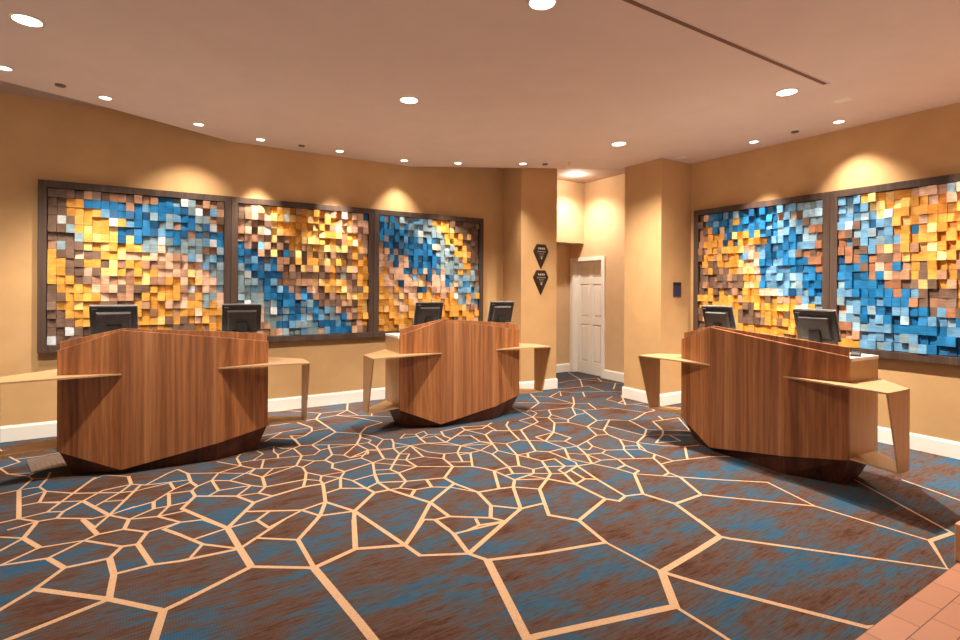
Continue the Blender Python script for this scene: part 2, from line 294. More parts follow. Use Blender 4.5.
CARPET = "3.8:-586,3031 -489,3153 -400,3315 -214,3311 -167,3426 -94,3412 -53,3554;3:-53,3554 114,3599;3:-168,3666 -53,3554;3:-739,3999 -618,4051;3:-718,3706 -643,3823;2.5:-758,3908 -643,3823;4:-643,3823 -618,4051;4.5:-643,3823 -546,3642;3:-680,3510 -546,3642;2.5:-546,3642 -349,3615;3:-680,3510 -487,3476;3:-487,3476 -349,3615;4.5:-487,3476 -400,3315;3:-349,3615 -167,3426;3:-349,3615 -294,3664 -168,3666;4.4:-294,3664 -388,3943;2.9:-319,3772 -282,3870;3.9:-168,3666 -150,3805;4.5:-94,3412 -26,3123;4:28,3548 107,3418;5:-214,3311 -184,3117 -187,2879;3.5:-184,3117 -26,3123 97,3091;5:-489,3153 -187,2879 21,2655;4.5:-722,2674 -511,2758 -187,2879;4.5:21,2655 86,2683;6:21,2655 -12,2456 -35,2323;4:-739,2834 -586,3031;4.5:86,2683 403,2843;6:403,2843 378,3070;5.5:378,3070 348,3370;4.4:348,3370 241,3565;4:97,3091 378,3070;4:403,2843 672,2667;3.5:378,3070 654,3317;3:473,3154 669,3009;4:669,3009 822,3212;4:669,3009 672,2667;5:672,2667 912,2745;5:912,2745 1016,3088;6.5:672,2667 728,2135;3.5:107,3418 209,3229;3:209,3229 378,3070;3:209,3229 139,3087;3:163,3314 348,3370;2.9:348,3370 404,3463;2.9:348,3370 512,3391;3.4:512,3391 555,3252;4.5:912,2745 1159,2644;4.5:1159,2644 1088,3051;4.5:1159,2644 1381,2879;4:1159,2644 1182,2501;3.5:1182,2501 1413,2384;4.5:1413,2384 1452,2620;3.4:1452,2620 1442,2840;3:1452,2620 1799,2598;5:1413,2384 1799,2598;4:1413,2384 1463,2276;4:1463,2276 1740,2187;7:1463,2276 1273,1681 1242,1593;5:1273,1681 1331,1670;6.5:728,2135 746,1934 760,1762;3.4:1662,2721 1635,2638;4:1740,2187 2132,2094;4:2132,2094 2192,2377;2.5:2132,2094 2152,1729;6:2152,1729 2492,1768 2746,1803;4.4:2746,1803 2829,2006;4.5:2152,1729 2262,1484;7:2152,1729 1969,1510;6:1273,1681 1331,1670 1969,1510;3:1969,1510 1970,1291 1964,1191;2.8:3273,2147 3669,1734 3727,1154;2.6:3818,2130 3669,1734;2.7:4434,1819 3957,1122;4.5:3957,1122 3727,1154;4:3727,1154 3426,980;4:2746,1803 2772,1759 3426,980;4.5:2262,1484 2543,994 2569,950;2.5:3566,2340 3818,2130;2.7:4743,1634 4618,1271 4513,1073;2.2:-1241,5923 -1170,6015 -1103,5812;2.2:-1103,5812 -1088,5921 -1133,5903;2.2:-1103,5812 -949,5492;2.2:-1000,5597 -824,5590 -718,5626;2.4:-1030,5342 -1045,5379 -949,5492;2.4:-1138,5595 -1045,5379 -962,5187 -825,5052;2:-962,5187 -803,5118;2.1:-825,5052 -803,5118;2.1:-825,5052 -785,4963 -694,4934;2.5:-825,5052 -785,4963 -822,4741;2.7:-979,4712 -916,4716 -822,4741 -713,4740;2.5:-700,5065 -694,4934 -713,4740;2.6:-713,4740 -661,4620;4.2:-822,4741 -721,4158;2.7:-790,4552 -661,4620;3.2:-661,4620 -662,4402;2.8:-762,4392 -662,4402 -547,4325;2.7:-661,4620 -495,4478;3.4:-495,4478 -399,4763;2.1:-415,4713 -346,4793 -189,4666;2.7:-495,4478 -225,4331 -139,4308;2.8:-495,4478 -592,4189 -721,4158;2.3:-662,4402 -422,4284;2.7:-422,4284 -328,4435 -164,4470;3.3:-422,4284 -507,4147 -525,4047;2.8:-592,4189 -507,4147;4.2:-422,4284 -257,3936;2.7:-351,4134 -225,4331 -164,4470;2.3:-307,4202 -196,4166;3.2:-257,3936 -106,4422;2.8:-257,3936 -130,4007;2.9:-257,3936 -339,3929 -525,4047 -618,4051 -721,4158 -804,4143 -865,4137;4.4:-388,3943 -319,3772;2.9:-319,3772 -257,3936;2.9:-257,3936 -150,3805;3.9:-618,4051 -631,3934;3.8:-189,4666 -164,4470;2.6:-164,4470 -78,4400;2.5:-78,4400 61,4591;2.4:61,4591 83,4610;2.4:61,4591 128,4651;2.8:128,4651 190,4509;2.5:-78,4400 199,4356;3.8:190,4509 202,4300 236,4187;2:190,4509 390,4405 588,4269;2.5:236,4187 334,4259 390,4405 557,4487;2.6:-225,4331 -139,4308 72,4363;3.4:72,4363 95,4211;2.6:95,4211 202,4300;2.7:95,4211 -25,4032 -195,3971;2.7:62,4137 198,4114;2.6:198,4114 236,4187;3.6:198,4114 213,3997;3.6:62,4137 61,3904;3.7:-25,4032 -24,3905;2.8:-150,3805 -24,3905 61,3904 175,3913;4.1:213,3997 129,3813;4.3:129,3813 348,3370;4.3:348,3370 536,3678;3.6:213,3997 453,3853;3.6:453,3853 536,3678;2.6:453,3853 564,4006;2.6:288,3952 357,4025 564,4006;3.4:334,4259 357,4025;2.5:334,4259 445,4187 564,4006;2.4:445,4187 643,4361;2.4:557,4487 643,4361;3:557,4487 552,4708;2.2:552,4708 599,4818 721,4838;1.9:405,4694 557,4487;1.9:555,4577 658,4577;2.2:453,3853 588,3833;2.9:-150,3805 -1,3760 152,3766;2.8:-1,3760 61,3904;2.9:-1,3760 114,3599;2.9:28,3548 114,3599 241,3565;2.4:643,4361 766,4297 931,4264;2.4:588,4269 643,4361;2.9:588,4269 661,4140;2.4:661,4140 766,4297;2.4:661,4140 931,4264;3.8:661,4140 646,3926;2.6:564,4006 646,3926;3:646,3926 924,3929;3.1:646,3926 588,3833;3.1:588,3833 659,3730;3.3:924,3929 963,4074;2.8:963,4074 967,4205 931,4264;4:536,3678 659,3730 876,3788 1012,3777;3.3:465,3562 778,3398;3.2:778,3398 941,3449;3.3:778,3398 855,3257;2.9:778,3398 555,3252;3.3:602,3490 512,3391;3.4:924,3929 876,3788;4:1012,3777 941,3449;4.2:941,3449 855,3257;3.3:855,3257 1060,3212;4.4:855,3257 743,3106;3.7:941,3449 1060,3212;4.3:1060,3212 1016,3088;4.1:1060,3212 1273,3432;4.3:1060,3212 1103,2962;3.1:972,3591 1095,3627 1251,3534;3.5:1251,3534 1273,3432;3:1251,3534 1362,3597;3:1251,3534 1214,3727;2.5:1214,3727 1397,3762;2.5:1214,3727 1156,3831;3.4:1156,3831 1095,3627;2.9:1012,3777 1156,3831;2.1:1156,3831 1046,3944;2:1046,3944 1222,3943;2.8:1156,3831 1222,3943 1479,4027;2.4:963,4074 1046,3944;2.5:1046,3944 1011,3849;2.1:924,3929 1011,3849;3:1011,3849 1012,3777;3:931,4264 1027,4493;1.9:989,4403 1085,4309;2.3:967,4205 1085,4309 1163,4282;2.9:1163,4282 1253,4396;3.1:1163,4282 1196,4173 1161,4071 1222,3943;2.3:1196,4173 1436,4187;2.2:1436,4187 1479,4027;3.1:1479,4027 1397,3762;2.2:1253,4396 1335,4332 1359,4238;2.8:1253,4396 1282,4594 1303,4688;2.1:1335,4332 1525,4572;2.1:1282,4594 1525,4572;2.8:1525,4572 1589,4694;2.1:1525,4572 1560,4361;2.5:1560,4361 1520,4259 1359,4238;2.5:1027,4493 1011,4742;2.1:1011,4742 1079,4786 1175,4756;2.8:1079,4786 1084,5026;2.4:1175,4756 1196,4563;2.1:1175,4756 1285,4868;2.1:1196,4563 1282,4594;2.1:1196,4563 1126,4472 1027,4493;1.8:1175,4756 1525,4572;2.1:1011,4742 861,4629;2.1:861,4629 845,4727;2.1:845,4727 872,4883 926,4792 1011,4742;2.1:599,4818 721,4838 872,4883;2.1:721,4838 758,4713;1.8:758,4713 658,4577;1.9:658,4577 844,4534;2.6:861,4629 844,4534;2.7:738,4558 684,4340;1.8:844,4534 1027,4493;2.7:1369,3991 1479,4027;2.1:1436,4187 1560,4361;2.1:1525,4572 1633,4569 1653,4410;2.1:1560,4361 1766,4292;3.2:1653,4410 1590,4069;2.1:1653,4410 1787,4594;2.2:1479,4027 1590,4069 1736,3951;1.9:1479,4027 1745,3760;2:1425,3855 1540,3807;3:1540,3807 1752,4126;2.8:1752,4126 1766,4292 1828,4443;2.1:1752,4126 1927,4289;2.2:1736,3951 1822,4079 1752,4126;2.7:1736,3951 1745,3760;2.2:1736,3951 1893,3951;2.8:1927,4289 1893,3951;2.1:1927,4289 1981,4051 2080,3926 2194,3902;2.1:1927,4289 2076,4281 2317,4056;2.4:2317,4056 2194,3902;1.8:1893,3951 2016,3822;2.8:1745,3760 1566,3702;2.3:1745,3760 1990,3613;2.4:1275,3739 1397,3762 1566,3702;2.8:1540,3807 1566,3702;3.3:1566,3702 1544,3513;3.7:1397,3762 1362,3597;2.9:1362,3597 1544,3513 1819,3431;3.4:1236,3609 1251,3534;4.1:1273,3432 1102,3256;3.9:1273,3432 1381,3426;3.4:1362,3597 1381,3426;2.6:1381,3426 1455,3419 1544,3513;4:1381,3426 1531,3082;2.6:1455,3419 1534,3334 1658,3320 1771,3245;4:1534,3334 1461,3243;3.8:1690,3470 1658,3320;3.6:1819,3431 1990,3613;3:1990,3613 2016,3822;2.9:2016,3822 2080,3926;2.1:2194,3902 2285,3837;2.3:2005,3730 2180,3637;2.9:2194,3902 2114,3672;2.1:2172,3841 2285,3837;3:2285,3837 2125,3533;2.3:1990,3613 2125,3533;2.7:2125,3533 2177,3455;3.8:1819,3431 1828,3296;4:1828,3296 1531,3082;4.3:1531,3082 1283,2776;3.5:1828,3296 1891,3068;2.2:1771,3245 1891,3068;4.1:1891,3068 1847,2835;4.2:1531,3082 1538,2834;3.4:1381,2879 1442,2840 1538,2834 1748,2686;4.4:1442,2840 1449,2684;3.4:1542,2614 1635,2638 1680,2627;2.1:2317,4056 2396,3851;1.8:2396,3851 2593,3958;2.1:2285,3837 2396,3851;2.1:2396,3851 2429,3713;2.8:2093,4442 2076,4281;2.8:2248,4303 2244,4212;2.1:2530,4073 2593,3958;1.8:2317,4056 2593,3958;1.8:2530,4073 2700,3893;2.8:2593,3958 2522,3767;2.1:2522,3767 2429,3713;2.1:2522,3767 2596,3584;2.8:2700,3893 2596,3584;2.1:2700,3893 2873,3924;3:2429,3713 2365,3377;3.3:2596,3584 2452,3356;2.1:2596,3584 2703,3577;3.2:2703,3577 2643,3483;3.1:2938,3873 2798,3587;2.4:2703,3577 2798,3587 2886,3512 3073,3522;2.6:2596,3584 2643,3483 2684,3356;3.5:2684,3356 2559,3092;2.2:2684,3356 2808,3343;2.5:2886,3512 2900,3187;2.6:2808,3343 2764,3161;3.2:3073,3522 2914,3280;2.4:3059,3776 3073,3522;2.1:3073,3522 3207,3508;2.1:3059,3776 3216,3683 3207,3508;2.8:3207,3508 3116,3292;2.1:3207,3508 3394,3579;2.8:3394,3579 3328,3437;2.1:3328,3437 3229,3377 3176,3434;2.1:3328,3437 3347,3292;2.1:3347,3292 3257,3247;2.2:3116,3292 3257,3247 3258,3067;1.8:2995,3403 3116,3292;3.3:3116,3292 2994,3095;2.2:3116,3292 3116,3119;2.2:2914,3280 2994,3095;2.2:2994,3095 3116,3119 3258,3067;1.9:2994,3095 3077,2908;3.2:2177,3455 2219,3366;2.7:2219,3366 2365,3377 2452,3356 2502,3233;2.3:2502,3233 2628,3232 2764,3161;2.3:2764,3161 2854,3117 2994,3095;2.3:2854,3117 2900,3187;3.1:2854,3117 2649,3037;2.7:2663,3119 2764,3161;2.8:2663,3119 2649,3037;2:2448,3163 2649,3037;3.7:2219,3366 2052,3046;3.5:1891,3068 2052,3046 2157,3021;3.6:2365,3377 2311,3240;2.4:2233,3238 2311,3240;2.8:2219,3366 2245,3127;2:2311,3240 2448,3163;3.2:2502,3233 2448,3163 2245,3127;2:2384,3152 2467,3020;2.5:2245,3127 2467,3020;3.7:2467,3020 2559,3092;3.8:2245,3127 2157,3021;4:2157,3021 1986,2697;2.6:2157,3021 2294,2893;3.8:2467,3020 2294,2893;4.1:2294,2893 2082,2531;3.8:2467,3020 2575,2829;3.9:2575,2829 2569,2529;3.7:2649,3037 2575,2829;3.3:2575,2829 2707,2875 2780,2823;3.2:2739,3072 2707,2875;3.3:2854,3117 2780,2823 2744,2620;3.2:2569,2529 2623,2456;4.2:2569,2529 2192,2377;4.3:2192,2377 2082,2531;4.4:2192,2377 2164,2248;3.7:1986,2697 2174,2687;4.3:1986,2697 1694,2540;3.2:1847,2835 1986,2697;4.2:1847,2835 1748,2686;3.4:1748,2686 1799,2598;3.4:1635,2638 1799,2598;2.1:3347,3292 3495,3219;2.2:3257,3247 3258,3067;2.2:3258,3067 3535,2931;2.8:3699,3460 3572,3291 3495,3219 3386,3004;2.1:3572,3291 3700,3237;1.8:3495,3219 3629,3155;2.4:3761,3307 3629,3155 3628,2994 3618,2799;3.1:3628,2994 3535,2931 3464,2801 3355,2634 3353,2531;2.2:3464,2801 3618,2799 3756,2765;3.1:3756,2765 4042,3003;2.1:4042,3003 4183,2960;2.1:4042,3003 3886,3129 3761,3307;2.2:3756,2765 3977,2710 4128,2628;3.2:3265,2613 3355,2634;3:3258,3067 3198,2931;3.1:3198,2931 3077,2908;3.1:3198,2931 3190,2786 3109,2758;2.3:2994,3095 3077,2908 3109,2758;2.4:3109,2758 3353,2531;2.9:3353,2531 3566,2340;3.8:3109,2758 2855,2455;3.8:3353,2531 3192,2238;4:3192,2238 2908,2232;3.5:3192,2238 3273,2147;4:2908,2232 2855,2455;3.1:2855,2455 2722,2492;3:2722,2492 2780,2823;3.6:2722,2492 2623,2456 2569,2529;4.3:2908,2232 2777,1879;2.1:1085,6254 1245,6239 1422,6056 1551,5904;3.1:1551,5904 1442,5677;2.4:1442,5677 1230,5643 968,5626;3.1:1442,5677 1477,5063;2.1:1442,5677 1675,5719 1742,5635;1.8:1551,5904 1853,5902;2.8:1230,5643 1318,5357;2.8:1318,5357 1286,5216;2.8:1286,5216 1187,5086;2.1:1187,5086 1072,5154;2.1:1286,5216 1467,5238;1.8:843,5290 1029,5329 1318,5357;2.4:1029,5329 825,5073;2.1:901,5169 1084,5026 1187,5086;3.1:1072,5154 1079,4786;2.1:1079,4786 1175,4756;2.8:1175,4756 1477,5063;3.1:1996,6331 1853,5902;2.1:1853,5902 1675,5719;2.1:1853,5902 1883,5600 1675,5719;2.1:1883,5600 2172,5357;2.1:2151,5889 2002,5500;2.1:1675,5719 1849,5500 2001,5180;2.1:1477,5063 1664,4890;2.8:1664,4890 1799,5087 2001,5180;3.1:1664,4890 1626,4766 1525,4572;2.8:1525,4572 1560,4361 1359,4238;2.1:1626,4766 1682,4627;2.1:1682,4627 1633,4569 1525,4572;2.8:1633,4569 1653,4410;2.1:1664,4890 1755,4726 1787,4594;3.1:1653,4410 1609,4172;2.1:1621,4293 1766,4292;1.8:1560,4361 1621,4293;2.8:1787,4594 1858,4558 1828,4443 1766,4292;2.1:1828,4443 1927,4289;2.1:1766,4292 1927,4289;2.8:1927,4289 1903,4048;2.1:2033,4654 1938,4546 2106,4526;2.1:2117,4594 2093,4442;2.1:2117,4594 2232,4651 2213,4528 2093,4442;2.8:2117,4594 2076,4281;1.8:2033,4654 2117,4594;2.1:2375,4556 2631,4602;2.8:2631,4602 2608,4487;2.8:2608,4487 2244,4212;3.1:2375,4556 2327,4405 2343,4287;2.8:2254,4448 2244,4212;1.8:2093,4442 2254,4448;1.8:2213,4528 2347,4468;2.4:1927,4289 2076,4281 2244,4212 2317,4056;2.4:2631,4602 2890,4514 2985,4579;2.8:2608,4487 2781,4438 2985,4579;2.4:2608,4487 2694,4239;2.1:2432,4354 2556,4288;2.4:2556,4288 2530,4073 2593,3958;3.1:2694,4239 2593,3958;2.1:2317,4056 2530,4073;3.1:4247,5564 4016,5084;2.8:4016,5084 3611,4792;1.8:3770,5228 4016,5084 4358,4820;3.1:4352,5287 4713,5507 4534,5274;1.8:4186,5438 4352,5287;2.4:4352,5287 4358,4820;3.1:4616,5132 4358,4820;2.1:4195,4678 3878,4730;2.1:5107,5993 5390,6065;2.1:4801,5681 4989,5612;1.8:4713,5507 4799,5376;2.1:3576,5003 3611,4792;2.1:3576,5003 3513,4557;1.8:3611,4792 3878,4730;2.1:3695,4853 3661,4673 3513,4557;2.8:3878,4730 3752,4531 3639,4441;2.4:3294,4507 3513,4557 3639,4441;2.8:3639,4441 3555,4235;3.1:3513,4557 3431,4360 3089,4200;2.1:3752,4531 3773,4271;1.8:3639,4441 3773,4271;2.4:3773,4271 3984,4380;2.8:3984,4380 4195,4678;2.1:3555,4235 3698,4181;2.8:3773,4271 3698,4181;3.1:3555,4235 3317,3967;2.4:3325,4270 3317,3967;3.1:3317,3967 3059,3776;2.8:3317,3967 3337,3737;2.8:3337,3737 3216,3683;2.1:3067,3929 3317,3967;2.8:3067,3929 3059,3776;3.1:3089,4200 2877,3749;1.8:3294,4507 3325,4270;3.1:3163,4527 3065,4423 2980,4230;2.1:2980,4230 3089,4200;3.1:2694,4239 2826,4325 2980,4230;3.1:2980,4230 2873,3924;2.1:2873,3924 3059,3776 3216,3683;2.8:2781,4438 2985,4579;2.8:2890,4514 2865,4301;2.1:5390,6065 5616,6083 5917,6001;2.8:6042,6905 5854,6583 5616,6083;3.1:5616,6083 5218,5600;3.1:5917,6001 5762,5762;1.8:5616,6083 5902,5453;2.1:4989,5612 5326,5594 5239,5198;3.1:5852,5563 5490,5255;2.1:4799,5376 5239,5198 5458,5042;3.1:4956,5313 4766,5070;1.8:4358,4820 4527,4752;3.1:4527,4752 4385,4471;3.1:4358,4820 4195,4678;1.8:4195,4678 4212,4509;2.8:4212,4509 4015,4084;2.8:4103,4548 3984,4380;2.1:3984,4380 4163,4403;1.8:5080,4887 4888,4799 4876,4469;3.1:5253,4890 4876,4469;2.8:5037,4649 4867,4576 4876,4469;1.8:4876,4469 5072,4411 5275,4430;2.1:4978,4439 5024,4219;2.8:5024,4219 4922,4072 4763,4059;1.8:4212,4509 4601,4425 4763,4059;2.8:4763,4059 4417,3917 4317,3906;2.4:4015,4084 4155,4036 4317,3906;2.8:4015,4084 3751,3952;2.1:3751,3952 3698,4181;2.4:3751,3952 3611,3672;2.1:3751,3952 3797,3764;3.1:4155,4036 3797,3764;2.1:3944,3876 4006,3429;2.4:3797,3764 3723,3634;2.1:3636,3722 3611,3672 3723,3634;2.8:4317,3906 4196,3569;3.1:4196,3569 4006,3429 3761,3307;2.8:4746,3867 4657,3732;3.1:4505,3744 4311,3460;2.1:4505,3744 4883,3714;2.4:4883,3714 4544,3323;2.1:4196,3569 4311,3460 4544,3323;3.1:4311,3460 4179,3355;2.1:4006,3429 4179,3355 4403,3203;2.8:4179,3355 3901,3209;2.1:3901,3209 4154,3135;2.8:4230,3320 4154,3135;2.8:3723,3634 3699,3460;3.1:3699,3460 3631,3369;2.4:3699,3460 3761,3307 3628,3082;2.1:3394,3579 3611,3672;4:-1600,6000 -1500,6400;4:-2300,5800 -3000,6100;5:-2300,5800 -2400,5000;4:-2400,5000 -1100,4600;4:-2400,5000 -3100,4700;4:-2300,4000 -2400,5000;5:-1500,3900 -1400,3000 -600,2500;4:-1400,3000 -2400,2700;5:-600,2500 -800,1500 100,600;4:-800,1500 -2000,1200;6:1200,1100 2100,600"
floor()
struct(obj('floor_border', mbox(X0, 6.2, Y0, .985, -.05, .002), M['brick']), 'terracotta paver border in the bottom right corner')
struct(obj('subfloor', mbox(X0, 6.2, .985, 6.9, -.05, -.001), M['stone']))

def wall(name, pts, z0=0, z1=ZU, m='wall'):
    return struct(obj(name, mprism(pts, z0, z1), M[m]))
wall('wall_left', [(X0, YW), (4.272, YW), (4.272, YW+.13), (X0, YW+.13)])
wall('wall_right', [(XW, Y0), (XW+.13, Y0), (XW+.13, 4.19), (XW, 4.19)])
wall('wall_pilaster', [(4.183, 5.70), (4.807, 5.70), (4.807, 6.87), (4.272, 6.87), (4.272, 6.265)])
wall('wall_column', [(5.17, 4.19), (6.12, 4.19), (6.12, 4.77), (5.17, 4.77)])
bm = bmesh.new()
box(bm, 6.0, 6.14, 4.77, 6.0, 0, ZU); box(bm, 6.0, 6.14, 6.67, 6.87, 0, ZU); box(bm, 6.0, 6.14, 6.0, 6.67, 1.88, ZU)
struct(obj('wall_alcove_side', bm, M['alcove']))
wall('wall_alcove_back', [(4.807, 6.75), (6.0, 6.75), (6.0, 6.87), (4.807, 6.87)], m='alcove')
wall('wall_soffit', [(4.807, 6.42), (6.0, 6.42), (6.0, 6.75), (4.807, 6.75)], 2.17, ZU, m='alcove')
struct(obj('ceiling', mprism([(X0-.12, Y0-.12), (6.2, Y0-.12), (6.2, 6.9), (X0-.12, 6.9)], ZU, ZU+.1), M['ceilup_shade']), 'upper ceiling seen past the dropped ceiling edge')
struct(obj('ceiling_dropped', mprism([(X0, 4.0), (X0, Y0), (5.736, Y0), (5.736, 4.19), (5.17, 4.19), (5.17, 4.88), (4.45, 5.31), (2.80, 6.265), (.66, 6.265), (-.485, 5.63), (-1.06, 5.375)], ZC, ZU-.001), M['ceil']), 'dropped plaster ceiling over the lobby')

def baseboard(name, pts, side=1):
    """pts run with the room on the given side; profile .146 high with a small top chamfer"""
    n = len(pts); P = [Vector(p) for p in pts]; t = .016
    off = []
    for i in range(n):
        d0 = (P[i]-P[i-1]).normalized() if i else (P[1]-P[0]).normalized()
        d1 = (P[i+1]-P[i]).normalized() if i < n-1 else d0
        n0 = Vector((-d0.y, d0.x))*side; n1 = Vector((-d1.y, d1.x))*side
        b = (n0+n1).normalized(); off.append(b/max(.3, b.dot(n0)))
    bm = bmesh.new()
    prof = [(0, .003), (t, .003), (t, .128), (t*.5, .146), (0, .146)]
    rows = [[bm.verts.new((p.x+o.x*a, p.y+o.y*a, z)) for a, z in prof] for p, o in zip(P, off)]
    for r, s in zip(rows, rows[1:]):
        for i in range(5):
            j = (i+1) % 5; bm.faces.new((r[i], r[j], s[j], s[i]))
    bm.faces.new(rows[0]); bm.faces.new(rows[-1][::-1])
    return struct(obj(name, bm, M['white']))
baseboard('baseboard_left', [(X0, YW), (4.272, YW), (4.183, 5.70), (4.807, 5.70), (4.807, 6.75), (5.995, 6.75)], -1)
baseboard('baseboard_right', [(XW, Y0), (XW, 4.19), (5.17, 4.19), (5.17, 4.77), (6.0, 4.77), (6.0, 5.93)], 1)

# six panel door in the alcove wall (faces -x)
def build_door():
    y0, y1, zt = 6.008, 6.662, 1.868
    bm = bmesh.new(); xf = 6.085
    box(bm, xf+.014, xf+.035, y0, y1, .004, zt)
    st = .085; cw = (y1-y0-3*st)/2
    rows = [(.2, .83), (.95, 1.5), (1.6, 1.78)]
    ys = [(y0+st, y0+st+cw), (y0+2*st+cw, y1-st)]
    for a, b in ((y0, y0+st), (y0+st+cw, y0+2*st+cw), (y1-st, y1)): box(bm, xf, xf+.014, a, b, .004, zt)
    zz = [.004]+[q for r in rows for q in r]+[zt]
    for a, b in zip(zz[0::2], zz[1::2]):
        for c, d in ys: box(bm, xf, xf+.014, c, d, a, b)
    for a, b in rows:
        for c, d in ys:
            g = .022; lo = [(xf+.0135, c+g*.4, a+g*.4), (xf+.0135, d-g*.4, a+g*.4), (xf+.0135, d-g*.4, b-g*.4), (xf+.0135, c+g*.4, b-g*.4)]
            hi = [(xf+.003, c+g*1.6, a+g*1.6), (xf+.003, d-g*1.6, a+g*1.6), (xf+.003, d-g*1.6, b-g*1.6), (xf+.003, c+g*1.6, b-g*1.6)]
            loft(bm, lo, hi)
    d = struct(obj('door_1', bm, M['white']), 'white six panel door in the alcove')
    c = bmesh.new()
    ya, yb, zh = 6.0, 6.67, 1.88
    for a, b, e, f in ((ya-.07, ya, 0.003, zh+.06), (yb, yb+.07, 0.003, zh+.06), (ya, yb, zh, zh+.06)):
        box(c, 5.976, 6.0, a, b, e, f)
    for a, b, e, f in ((ya, ya+.006, .003, zh), (yb-.006, yb, .003, zh), (ya+.006, yb-.006, zh-.01, zh)):
        box(c, 5.99, 6.12, a, b, e, f)
    obj('door_casing', c, M['white'], d, bevel=.004)
    k = bmesh.new(); r = lathe(k, [(.0, 0), (.022, .0), (.022, .006), (.009, .012), (.009, .03), (.02, .036), (.024, .048), (.018, .058), (.0, .061)], 20)
    h = obj('door_knob', k, M['silver'], d, smooth=True)
    h.rotation_euler = (0, -math.pi/2, 0); h.location = (xf, y0+.045, .98)
    h['label'] = 'silver door knob'
build_door()

# ------------------------------------------------------------------ reception desks
DESK_GROUP = 'walnut reception desks'
def build_desk(label, pos, rot):
    t = thing('reception_desk', label, 'desk', (*pos, 0), rot, DESK_GROUP)
    A, B, Cc, D = (-.403, .108), (0, 0), (.652, 0), (1.04, .121)
    sh = lambda p, d: (p[0], p[1]+d)
    line = [A, B, Cc, D]
    # faceted front panel
    bm = bmesh.new()
    sheet(bm, line, [sh(p, .024) for p in line], [.203, .036, .149, .212], [.945, 1.089, 1.01, .949])
    for f in bm.faces:
        cx = sum(v.co.x for v in f.verts)/len(f.verts)
        if cx < -.01 or cx > .66: f.material_index = 1
    obj('front_panel', bm, [M['walnut'], M['walnutb']], t, bevel=.002)
    # upstand behind it
    bm = bmesh.new()
    ln = [(-.392, .130), (0, .0245), (.652, .0245), (1.03, .143)]
    sheet(bm, ln, [sh(p, .022) for p in ln], [.90]*4, [1.006, 1.100, 1.056, 1.014])
    obj('privacy_upstand', bm, M['walnut'], t, bevel=.0015)
    # carcass
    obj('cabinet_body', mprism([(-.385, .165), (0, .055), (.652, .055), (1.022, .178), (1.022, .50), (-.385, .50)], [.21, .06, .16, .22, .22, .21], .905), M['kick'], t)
    for x0, x1 in ((-.403, -.387), (1.024, 1.04)):
        obj('side_panel', mbox(x0, x1, .135 if x0 < 0 else .148, .53, .21, .91), M['bronze'], t, bevel=.0015)
    obj('worktop', mprism([(-.405, .155), (0, .048), (.652, .048), (1.042, .168), (1.042, .535), (-.405, .535)], .9105, .935), M['top'], t, bevel=.002)
    # plinth tapering down to the carpet
    bm = bmesh.new()
    lo = [(-.328, .204, .002), (0, .062, .002), (.641, .045, .002), (.957, .204, .002), (.926, .50, .002), (-.33, .45, .002)]
    hi = [(-.395, .126, .204), (0, .006, .038), (.650, .006, .150), (1.032, .128, .213), (1.03, .525, .213), (-.395, .525, .204)]
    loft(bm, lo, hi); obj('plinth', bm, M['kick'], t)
    # wing shelves: top plate, outer leg, foot rail
    for s in (0, 1):
        if s: top = [(.652, -.004), (1.36, -.05), (1.352, .25), (1.0405, .55), (1.0405, .1)]; le = [(1.352, .25), (1.36, -.05)]; lb = [(1.352, .25), (1.357, .10)]; d = -.012; foot = [(1.357, .10), (1.352, .25), (1.0405, .50), (1.0405, .135)]
        else: top = [(0, -.004), (-.75, -.10), (-.75, .19), (-.4035, .54), (-.4035, .1)]; le = [(-.75, .19), (-.75, -.10)]; lb = [(-.75, .19), (-.75, .05)]; d = .012; foot = [(-.75, .05), (-.75, .19), (-.4035, .50), (-.4035, .125)]
        p = obj('wing_shelf', mprism(top, .752, .764), M['bronze'], t)
        bm = bmesh.new()
        loft(bm, [(x, y, .23) for x, y in lb]+[(x+d, y, .23) for x, y in lb[::-1]], [(x, y, .7515) for x, y in le]+[(x+d, y, .7515) for x, y in le[::-1]])
        obj('shelf_leg', bm, M['bronze'], p)
        obj('foot_rail', mprism(foot, .218, .2295), M['bronze'], p)
    return t
DESKS = [('walnut faceted reception desk at the left, in front of the first art panel', (-.238, 4.731), -.055),
         ('walnut faceted reception desk in the middle, beside the pilaster with two plaques', (2.435, 4.672), -.028),
         ('walnut faceted reception desk at the right, in front of the right wall', (4.101, 2.796), -1.635)]
for a in DESKS: build_desk(*a)
def on_desk(i, x, y, z):
    (bx, by), r = DESKS[i][1], DESKS[i][2]; c, s = math.cos(r), math.sin(r)
    return (bx+c*x-s*y, by+s*x+c*y, z)

